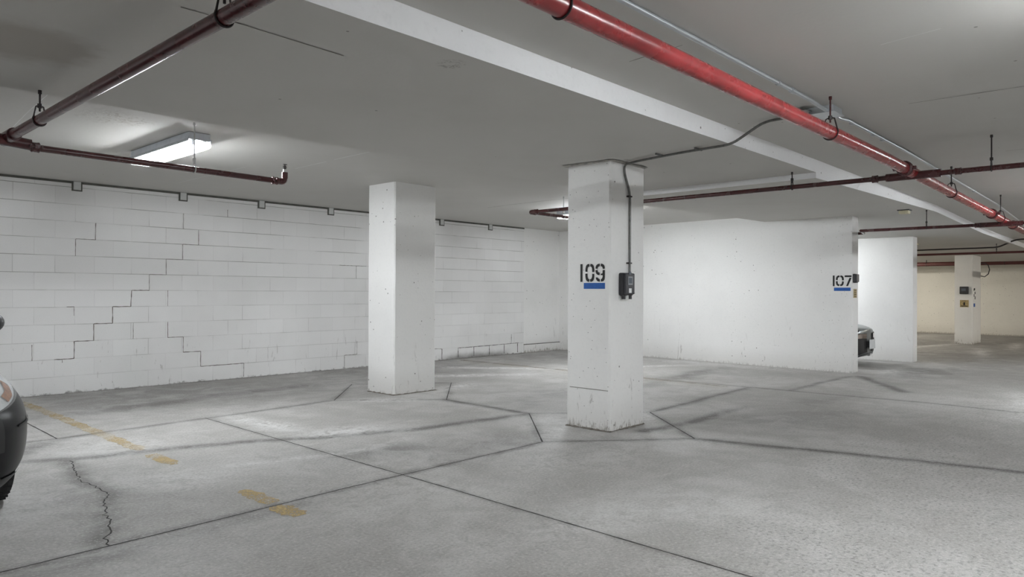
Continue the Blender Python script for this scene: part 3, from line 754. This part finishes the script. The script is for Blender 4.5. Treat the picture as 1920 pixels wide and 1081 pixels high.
# branch crossing at X = 6.78
bz = 2.205
b2 = thing('sprinkler_branch', 'thin maroon pipe from aisle main to behind column 109', 'pipe', (6.78, 3, bz))
obj('pipe', T([(6.78, -4.2, bz), (6.78, 5.92, bz)], .0215, 18), M['maroon'], b2, smooth=True)
coupling((6.78, 1.30, bz), 'y', .0215, b2, M['maroon']); coupling((6.78, 1.93, bz), 'y', .024, b2, M['maroon'])
obj('cross_tee', T([(6.78, 1.42, bz), (6.78, 1.84, bz)], .034, 16), M['maroon'], b2, smooth=True)
obj('elbow', T(fillet([(6.78, 5.88, bz), (6.78, 5.96, bz), (6.88, 5.96, bz)], .05), .030, 16), M['maroon'], b2, smooth=True)
coupling((6.78, 5.86, bz), 'y', .0235, b2, M['maroon'], ears=False)
obj('arm', T([(6.86, 5.96, bz), (9.3, 5.96, bz-.005)], .0215, 16), M['maroon'], b2, smooth=True)
head_up(9.28, 5.96, bz, HC-.10, b2, M['maroon'])
hanger('short dark rod on thin branch pipe right of column 109', (6.78, 2.66, bz), 'y', .0215, soff(6.78), M['dark_iron'], group='branch hangers')
hanger('long dark rod on thin branch pipe over the aisle', (6.78, 1.07, bz), 'y', .0215, HC, M['dark_iron'], group='branch hangers')
hanger('pale rod on branch pipe glimpsed left of column 109', (7.45, 5.96, bz), 'x', .0215, HC, M['steelw'], group='branch hangers')
# left branch
lz = 2.168; LX = 1.165
b1 = thing('sprinkler_branch', 'thick maroon pipe crossing the top left of the picture', 'pipe', (LX, 4, lz))
obj('pipe', T([(LX, -3.5, lz), (LX, 5.38, lz)], .030, 22), M['maroon'], b1, smooth=True)
obj('tee', T([(LX, 5.30, lz), (LX, 5.56, lz)], .041, 18), M['maroon'], b1, smooth=True)
obj('tee_arm', T([(LX-.14, 5.44, lz-.01), (LX+.12, 5.44, lz-.03)], .036, 18), M['maroon'], b1, smooth=True)
coupling((LX-.17, 5.44, lz-.01), 'x', .030, b1, M['maroon'])
obj('stub', T([(-1.6, 5.44, lz), (LX, 5.44, lz-.01)], .028, 16), M['maroon'], b1, smooth=True)
hanger('dark rod and ring on thick maroon pipe, left near the tee', (LX, 4.75, lz), 'y', .030, 2.338, M['dark_iron'], group='left pipe hangers')
hanger('dark yoke and ring on thick maroon pipe at the top edge', (LX, 2.47, lz), 'y', .030, HC, M['dark_iron'], group='left pipe hangers')
lb = thing('sprinkler_branch', 'short maroon pipe in front of the left lamp, ends in an elbow', 'pipe', (2.2, 5.44, 2.117))
sy = 5.44; sz = 2.116
obj('pipe', T([(1.28, sy, sz+.008), (3.02, sy, sz-.008)], .0225, 20), M['maroon'], lb, smooth=True)
coupling((1.31, sy, sz+.01), 'x', .0245, lb, M['maroon']); coupling((3.0, sy, sz-.008), 'x', .0235, lb, M['maroon'])
obj('elbow', T(fillet([(3.02, sy, sz-.008), (3.09, sy, sz-.008), (3.09, sy, sz+.07)], .06), .026, 16), M['maroon'], lb, smooth=True)
head_up(3.09, sy, sz+.06, sz+.095, lb, M['steelw'])
hanger('pale rod holding the short maroon pipe below the left lamp', (2.34, sy, sz), 'x', .0225, HC, M['steelw'], group='left pipe hangers')
# third crossing and far pipes
z3 = 2.125
b3 = thing('sprinkler_branch', 'thin maroon pipe between wall 107 and the aisle main', 'pipe', (11.2, 3, z3))
obj('pipe', T([(11.15, -4, z3-.005), (11.2, 1.63, z3-.01), (11.25, 3.40, z3), (11.74, 3.5, z3), (11.76, 5.6, z3)], .021, 16), M['maroon'], b3, smooth=True)
obj('cross_tee', T([(11.19, 1.42, z3-.01), (11.2, 1.9, z3-.01)], .033, 14), M['maroon'], b3, smooth=True)
coupling((11.2, 1.93, z3-.01), 'y', .024, b3, M['maroon']); coupling((11.2, 1.36, z3-.01), 'y', .024, b3, M['maroon'])
hanger('short dark rod on thin pipe right of wall 107', (11.22, 2.53, z3), 'y', .021, soff(11.2), M['dark_iron'], group='branch hangers')
b4 = thing('sprinkler_branch', 'thin dark red pipe in front of the far column top', 'pipe', (18, 3, 2.075))
obj('pipe', T([(18, -2, 2.085), (18, 5.6, 2.068)], .024, 14), M['maroon_far'], b4, smooth=True)
hanger('short rod on thin pipe before the far column', (18, 2.75, 2.078), 'y', .024, soff(18), M['dark_iron'], group='far hangers')
b5 = thing('sprinkler_main', 'thick dull red pipe along the far cream wall', 'pipe', (26.6, 3, 2.19))
obj('pipe', T([(26.6, -7.5, 2.19), (26.6, 9.2, 2.17)], .066, 18), M['maroon_far'], b5, smooth=True)
for y, d in ((2.1+1.75, 'right of the far column'), (4.9, 'left of the far column'), (6.0, 'beside the second divider wall')):
    z = 2.18; hh = thing('pipe_hanger', 'dark rod above thick far pipe, '+d, 'hanger', (26.6, y, z), 'far hangers')
    zt = (soff(26.6) if y < 5 else HC-drop(26.6))
    obj('rod', T([(26.6, y, z+.06), (26.6, y, max(zt, z+.10)+.0)], .012, 8), M['dark_iron'], hh, smooth=True)
    obj('ring', T(ring_pts((26.6, y, z), .07, 'y', 20), .008, 6), M['dark_iron'], hh, smooth=True)

# ------------------------------------------------------------------ conduits and boxes
cz = HC-.016; CY = 1.735
cA = thing('conduit', 'bright galvanized conduit on ceiling beside the red main', 'conduit', (3, CY, cz))
obj('pipe', T([(x, y, cz) for x, y in ((-5.5, 1.75), (2.6, 1.742), (4.45, 1.735), (4.62, 1.735))]+[(4.72, 1.728, cz-.004), (4.85, 1.722, cz-.018), (5.0, 1.722, cz-.02)], .0125, 14), M['galv'], cA, smooth=True)
obj('connector', T([(4.40, 1.736, cz), (4.46, 1.736, cz)], .017, 12), M['galv'], cA, smooth=True)
obj('connector', T([(4.20, 1.736, cz), (4.23, 1.736, cz)], .016, 12), M['galv'], cA, smooth=True)
cB = thing('conduit', 'galvanized conduit continuing from ceiling box along the main', 'conduit', (8, CY, cz))
obj('pipe', T([(5.14, 1.73, cz-.02), (5.28, 1.73, cz-.02), (5.45, 1.735, cz)]+[(x, 1.735+.012*(max(0, x-7)), cz-drop(x)-(.004*(x-7) if x > 7 else 0)) for x in (7, 9, 11.7, 14, 16)], .0115, 14), M['galv'], cB, smooth=True)
for x in (5.55, 6.05, 6.3, 8.2, 10.1): obj('strap', T([(x, 1.742+.01*max(0, x-7), cz-.004*max(0, x-7)), (x+.03, 1.742+.01*max(0, x-7), cz-.004*max(0, x-7))], .017, 10), M['galv'], cB)
jb = thing('junction_box', 'small grey junction box where conduits meet by the main', 'electrical box', (5.06, 1.76, HC))
obj('body', B(4.98, 5.16, 1.68, 1.84, HC-.045, HC-.001), M['galv'], jb, bevel=.003); obj('cover', B(4.97, 5.17, 1.67, 1.85, HC-.050, HC-.044), M['galv'], jb)
obj('bracket', B(4.90, 5.02, 1.82, 1.93, HC-.03, HC-.024), M['conduit_dark'], jb)
cC = thing('conduit', 'thin grey conduit from ceiling box down to the 109 charger', 'conduit', (5.36, 3.54, 1.5))
pp = fillet([(5.06, 1.84, HC-.018), (5.07, 2.14, HC-.02), (5.20, 2.50, 2.322), (5.09, 2.80, 2.320), (5.09, 3.1, 2.320), (5.26, 3.49, 2.318), (5.26, 3.528, 2.29), (5.36, 3.545, 2.13), (5.385, 3.545, 2.06), (5.385, 3.545, 1.385)], .07, 5)
pp = fillet([(5.08, 1.84, HC-.018), (5.085, 2.20, HC-.018), (5.09, 2.455, 2.322), (5.12, 2.9, 2.320), (5.20, 3.35, 2.320), (5.275, 3.542, 2.320), (5.285, 3.545, 2.24), (5.372, 3.545, 2.08), (5.372, 3.545, 1.36)], .07, 5)
obj('pipe', T(pp, .010, 12), M['conduit_dark'], cC, smooth=True)
for z in (2.05, 1.46): obj('strap', B(5.335, 5.388, 3.532, 3.559, z-.006, z+.006), M['dark_iron'], cC)
for y in (2.75, 3.1): obj('strap', B(5.07, 5.18, y-.006, y+.006, 2.322, 2.337), M['conduit_dark'], cC)
cD = thing('conduit', 'thin dark conduit crossing before the far column top', 'conduit', (18, 3, 2.2))
obj('pipe', T(fillet([(18, 5.6, 2.17), (18, 2.72, 2.185), (18, 2.42, 2.335), (18, -1, 2.335)], .1), .016, 10), M['dark_iron'], cD, smooth=True)
sb = thing('junction_box', 'small cream box on the ceiling band past wall 107', 'electrical box', (11.0, 2.75, soff(11)))
obj('body', B(10.93, 11.05, 2.69, 2.81, soff(11)-.055, soff(11)-.012), M['cream'], sb, bevel=.006); obj('base', B(10.915, 11.065, 2.675, 2.825, soff(11)-.012, soff(11)), M['black2'], sb)
sb2 = thing('junction_box', 'flat pale plate on the ceiling left of the far column', 'electrical box', (17, 4.2, soff(17)))
obj('body', B(16.9, 17.1, 4.0, 4.22, soff(17)-.03, soff(17)), M['cream'], sb2)
lp = thing('cable_loop', 'black cable loop on the right of the far column', 'cable', (23.2, 3.9, 1.95))
obj('cable', T([(23.33, 3.92-.0, 1.70), (23.45, 3.86, 1.68), (23.62, 3.80, 1.76), (23.68, 3.78, 1.88), (23.62, 3.80, 2.0), (23.45, 3.86, 2.06), (23.34, 3.92, 2.05)], .012, 8), M['black'], lp, smooth=True)

# ------------------------------------------------------------------ parking lines
def pline(label, y0, y1, thin, x0=2.07, w_=.10):
    bm = bmesh.new(); n = max(10, int(abs(y1-y0)/.05)); prev = None
    for i in range(n+1):
        y = y0+(y1-y0)*i/n; e = .03; w0 = w_; tp = min(1, (i+.8)/3, (n-i+.8)/3)**.5; wv = w0*tp
        a = bm.verts.new((x0-wv/2+random.uniform(-e, e)*.5, y, .0025)); b = bm.verts.new((x0+wv/2+random.uniform(-e, e)*.5, y, .0025))
        if prev: bm.faces.new((prev[0], prev[1], b, a))
        prev = (a, b)
    o = obj('parking_line', bm, line_paint(thin)); tag(o, label, 'line', 'worn yellow parking line'); return o
pline('long worn yellow line from the block wall to the floor stain', 9.05, 5.68, .55)
pline('short worn yellow dash beside the floor crack', 5.50, 5.06, .75, 2.06)
pline('yellow dash crossing the saw cut nearest the camera, upper piece', 4.12, 3.74, .85, 2.07, .11)
pline('yellow dash below the saw cut nearest the camera', 3.68, 3.43, .95, 2.05, .12)
obj_l = bmesh.new(); box(obj_l, 8.60, 8.66, 4.2, 9.2, .001, .002)
tag(obj('parking_line', obj_l, line_paint(.3)), 'faint thin yellow line beside the joint before wall 107', 'line', 'worn yellow parking line')

# ------------------------------------------------------------------ cars
def build_car(label, cx, yn, zf, W, body, H=1.0, kind=0, scale_z=1.0):
    """parked with its nose towards -Y; origin under the nose"""
    t = thing('car', label, 'car', (cx, yn, zf))
    def hw(y):
        q_ = max(0.0, (.95-y)/.95) if y < .95 else 0.0
        r_ = max(0.0, (y-3.7)/.8) if y > 3.7 else 0.0
        return W*max(.0, 1-q_**3.4)**(1/2.3)*max(0, 1-min(r_, .999)**3)**(1/2.3)
    def zt(y): return ((.63 if kind == 0 else .66)+(.20 if kind == 0 else .12)*min(1, y/.55)**.6+.11*max(0, min(1, (y-.5)/.9))+.04*max(0, min(1, (y-3)/1)))*scale_z
    def zb(y): return .15+.08*max(0, 1-y/.12)+.05*max(0, (y-3.9)/.6)
    def surf(y, th, off=0.0):
        """th from -90 (bottom) through 0 (side) to 90 (top)"""
        a = math.radians(th); c_, s_ = max(0, math.cos(a)), math.sin(a); zc = .47*scale_z
        x = (hw(y)+off)*c_**(.26 if s_ < 0 else .52); top, bot = zt(y), zb(y)
        z = zc+(top-zc+off)*s_**.9 if s_ >= 0 else zc-(zc-bot+off)*(-s_)**.75
        return x, y, z
    def skin(y0, y1, t0, t1, off, ny_, nt, sides=(-1, 1), yoff=0.0, thick=False):
        bm = bmesh.new()
        for s in sides:
            g = []
            for i in range(ny_+1):
                y = y0+(y1-y0)*(i/ny_)**1.35; row = []
                a0 = t0(y) if callable(t0) else t0; a1 = t1(y) if callable(t1) else t1
                for k in range(nt+1):
                    x, yy, z = surf(y, a0+(a1-a0)*k/nt, off); row.append(bm.verts.new((cx+s*x, yn+yy-off+yoff, zf+z)))
                g.append(row)
            for i in range(ny_):
                for k in range(nt):
                    f = (g[i][k], g[i][k+1], g[i+1][k+1], g[i+1][k])
                    bm.faces.new(f if s > 0 else f[::-1])
        bmesh.ops.remove_doubles(bm, verts=bm.verts, dist=.0004)
        return bm
    # body with wheel openings left out of the skin
    bm = skin(0.0, 4.49, -90, 90, 0, 110, 44)
    wy, wr = (.93, 3.55), .315
    kill = []
    for f in bm.faces:
        c_ = f.calc_center_median(); y, z, x = c_.y-yn, c_.z-zf, abs(c_.x-cx)
        if x > W*.55 and any(math.hypot(y-q_, z-.31) < wr+.045 for q_ in wy): kill.append(f)
    bmesh.ops.delete(bm, geom=kill, context='FACES')
    o = obj('body', bm, body, t, smooth=True); o.modifiers['s'].split_angle = math.radians(50)
    obj('underbody', B(cx-W*.72, cx+W*.72, yn+.35, yn+4.2, zf+.2, zf+.42), M['car_black'], t)
    # cabin
    bm = bmesh.new(); st_ = [(1.15, .84, .74, .90), (1.55, .80, .72, 1.10), (1.95, .74, .66, 1.30), (2.3, .70, .62, 1.41), (3.1, .70, .62, 1.43), (3.7, .70, .62, 1.33), (4.1, .74, .66, 1.08), (4.35, .78, .70, .93)]
    g = []
    for y, a, b, h in st_:
        k_ = W/.88; h = h*scale_z*H if h > 1 else h*scale_z
        row = [(-a*k_, .86*scale_z), (-b*k_, .86*scale_z+(h-.86*scale_z)*.85), (-b*k_*.85, h), (0, h+.02), (b*k_*.85, h), (b*k_, .86*scale_z+(h-.86*scale_z)*.85), (a*k_, .86*scale_z)]
        g.append([bm.verts.new((cx+x, yn+y, zf+z)) for x, z in row])
    for a, b in zip(g, g[1:]):
        for k in range(6): bm.faces.new((a[k], b[k], b[k+1], a[k+1]))
    obj('cabin_glass', bm, M['car_glass'], t, smooth=True)
    bm = bmesh.new(); g = []
    for y, a, b, h in st_[2:6]:
        k_ = W/.88; h = h*scale_z*H
        g.append([bm.verts.new((cx+x, yn+y+(.1 if y < 2 else 0), zf+h+.012-abs(x)*.05)) for x in (-b*k_*.9, -b*k_*.4, 0, b*k_*.4, b*k_*.9)])
    for a, b in zip(g, g[1:]):
        for k in range(4): bm.faces.new((a[k], a[k+1], b[k+1], b[k]))
    obj('roof', bm, body, t, smooth=True)
    for s in (-1, 1):
        for y in wy:
            x = cx+s*(W-.055); wv_ = thing
            bm = bmesh.new(); c_ = Vector((x, yn+y, zf+.312))
            prof = [(-.20, .24), (-.195, .30), (-.17, .312), (-.02, .312), (.005, .30), (.008, .22), (-.03, .215)]
            rings = []
            for dx, r_ in prof: rings.append([bm.verts.new(c_+Vector((s*dx, math.cos(q_)*r_, math.sin(q_)*r_))) for q_ in [2*math.pi*k/36 for k in range(36)]])
            for a, b in zip(rings, rings[1:]):
                for k in range(36):
                    f = (a[k], a[(k+1) % 36], b[(k+1) % 36], b[k]); bm.faces.new(f if s > 0 else f[::-1])
            for k in range(0, 36, 1):          # tread blocks
                q_ = 2*math.pi*k/36
                for dd in (-.15, -.105, -.06, -.02):
                    p = c_+Vector((s*dd, math.cos(q_)*.314, math.sin(q_)*.314))
                    tube(bm, [p-Vector((.018, 0, 0)), p+Vector((.018, 0, 0))], .006, 4)
            wh = obj('wheel', bm, M['rubber'], t)
            bm = bmesh.new(); tube(bm, [c_+Vector((s*-.04, 0, 0)), c_+Vector((s*-.03, 0, 0))], .21, 30)
            for k in range(7):
                q_ = 2*math.pi*k/7; tube(bm, [c_+Vector((-s*.012, 0, 0)), c_+Vector((-s*.018, math.cos(q_)*.2, math.sin(q_)*.2))], .022, 6)
            obj('rim', bm, M['alloy'], wh)
    # bumper lower intake, grille and lamps
    obj('grille', skin(.004, .20, -8, 34, .006, 6, 10), M['car_black'], t, smooth=True)
    obj('lower_intake', skin(.003, .46, -62, -34, .005, 10, 8), M['car_black'], t, smooth=True)
    obj('bumper_lip', skin(.003, .55, -80, -66, .012, 12, 4), M['plastic_grey'], t, smooth=True)
    for sd in ((-1,), (1,)):
        if kind == 0:
            lo = lambda y: 24+24*max(0, (y-.16))**1.0; hi = lambda y: 50+8*max(0, y-.16)-50*max(0, y-.62)
            hl = obj('headlamp', skin(.10, .80, lo, hi, .004, 16, 10, sd), M['head'], t, smooth=True)
            obj('indicator', skin(.30, .50, lambda y: lo(y)+2+30*max(0, y-.38), lambda y: lo(y)+(hi(y)-lo(y))*.40+40*max(0, y-.38), .007, 8, 6, sd), M['amber'], hl, smooth=True, label='amber indicator')
            obj('headlamp_cover', skin(.095, .82, lambda y: lo(y)-1, lambda y: hi(y)+1, .012, 18, 10, sd), M['car_lens'], hl, smooth=True)
            obj('bumper_seam', skin(.25, .78, lambda y: lo(y)-2.6, lambda y: lo(y)-1.4, .003, 14, 1, sd), M['car_black'], t)
            obj('bumper_highlight_crease', skin(.30, .60, 4, 6, .004, 10, 2, sd), body, t, smooth=True)
        else:
            obj('headlamp', skin(.06, .55, 34, 52, .005, 10, 6, sd), M['lamp_black'], t, smooth=True)
            obj('chrome_bar', skin(.006, .42, 8, 30, .016, 12, 6, sd), M['chrome'], t, smooth=True, label='chrome bar below headlamp')
            obj('intake', skin(.004, .34, -52, 6, .010, 8, 8, sd), M['car_black'], t, smooth=True)
            obj('corner_trim', skin(.12, .50, -34, -12, .020, 8, 4, sd), body, t, smooth=True)
            obj('bumper_cheek', skin(.30, .60, -60, 4, .016, 6, 6, sd), body, t, smooth=True)
    if kind == 1:
        obj('licence_plate', B(cx-.15, cx+.15, yn-.055, yn-.045, zf+.30, zf+.46), M['plate'], t, bevel=.003)
        obj('plate_holder', B(cx-.155, cx+.155, yn-.045, yn+.06, zf+.33, zf+.43), M['car_black'], t)
    for s in (-1, 1):
        bm = bmesh.new(); bmesh.ops.create_uvsphere(bm, u_segments=18, v_segments=12, radius=1)
        for v in bm.verts: v.co = Vector((cx+s*(W+.015)+v.co.x*.085, yn+1.62+v.co.y*.06, zf+.985*scale_z+v.co.z*.07))
        mr = obj('mirror', bm, M['black'], t, smooth=True)
        obj('mirror_arm', T([(cx+s*(W-.06), yn+1.62, zf+.93*scale_z), (cx+s*(W-.0), yn+1.62, zf+.96*scale_z)], .02, 8), M['black'], mr, smooth=True)
    return t
build_car('dark grey car cut off by the left edge, amber indicator', .215, 4.05, 0, .885, M['car_dark'])
build_car('silver grey car nose with chrome bar behind wall 107', 13.25, 3.86, -.045, .88, M['car_grey'], kind=1, scale_z=.95)
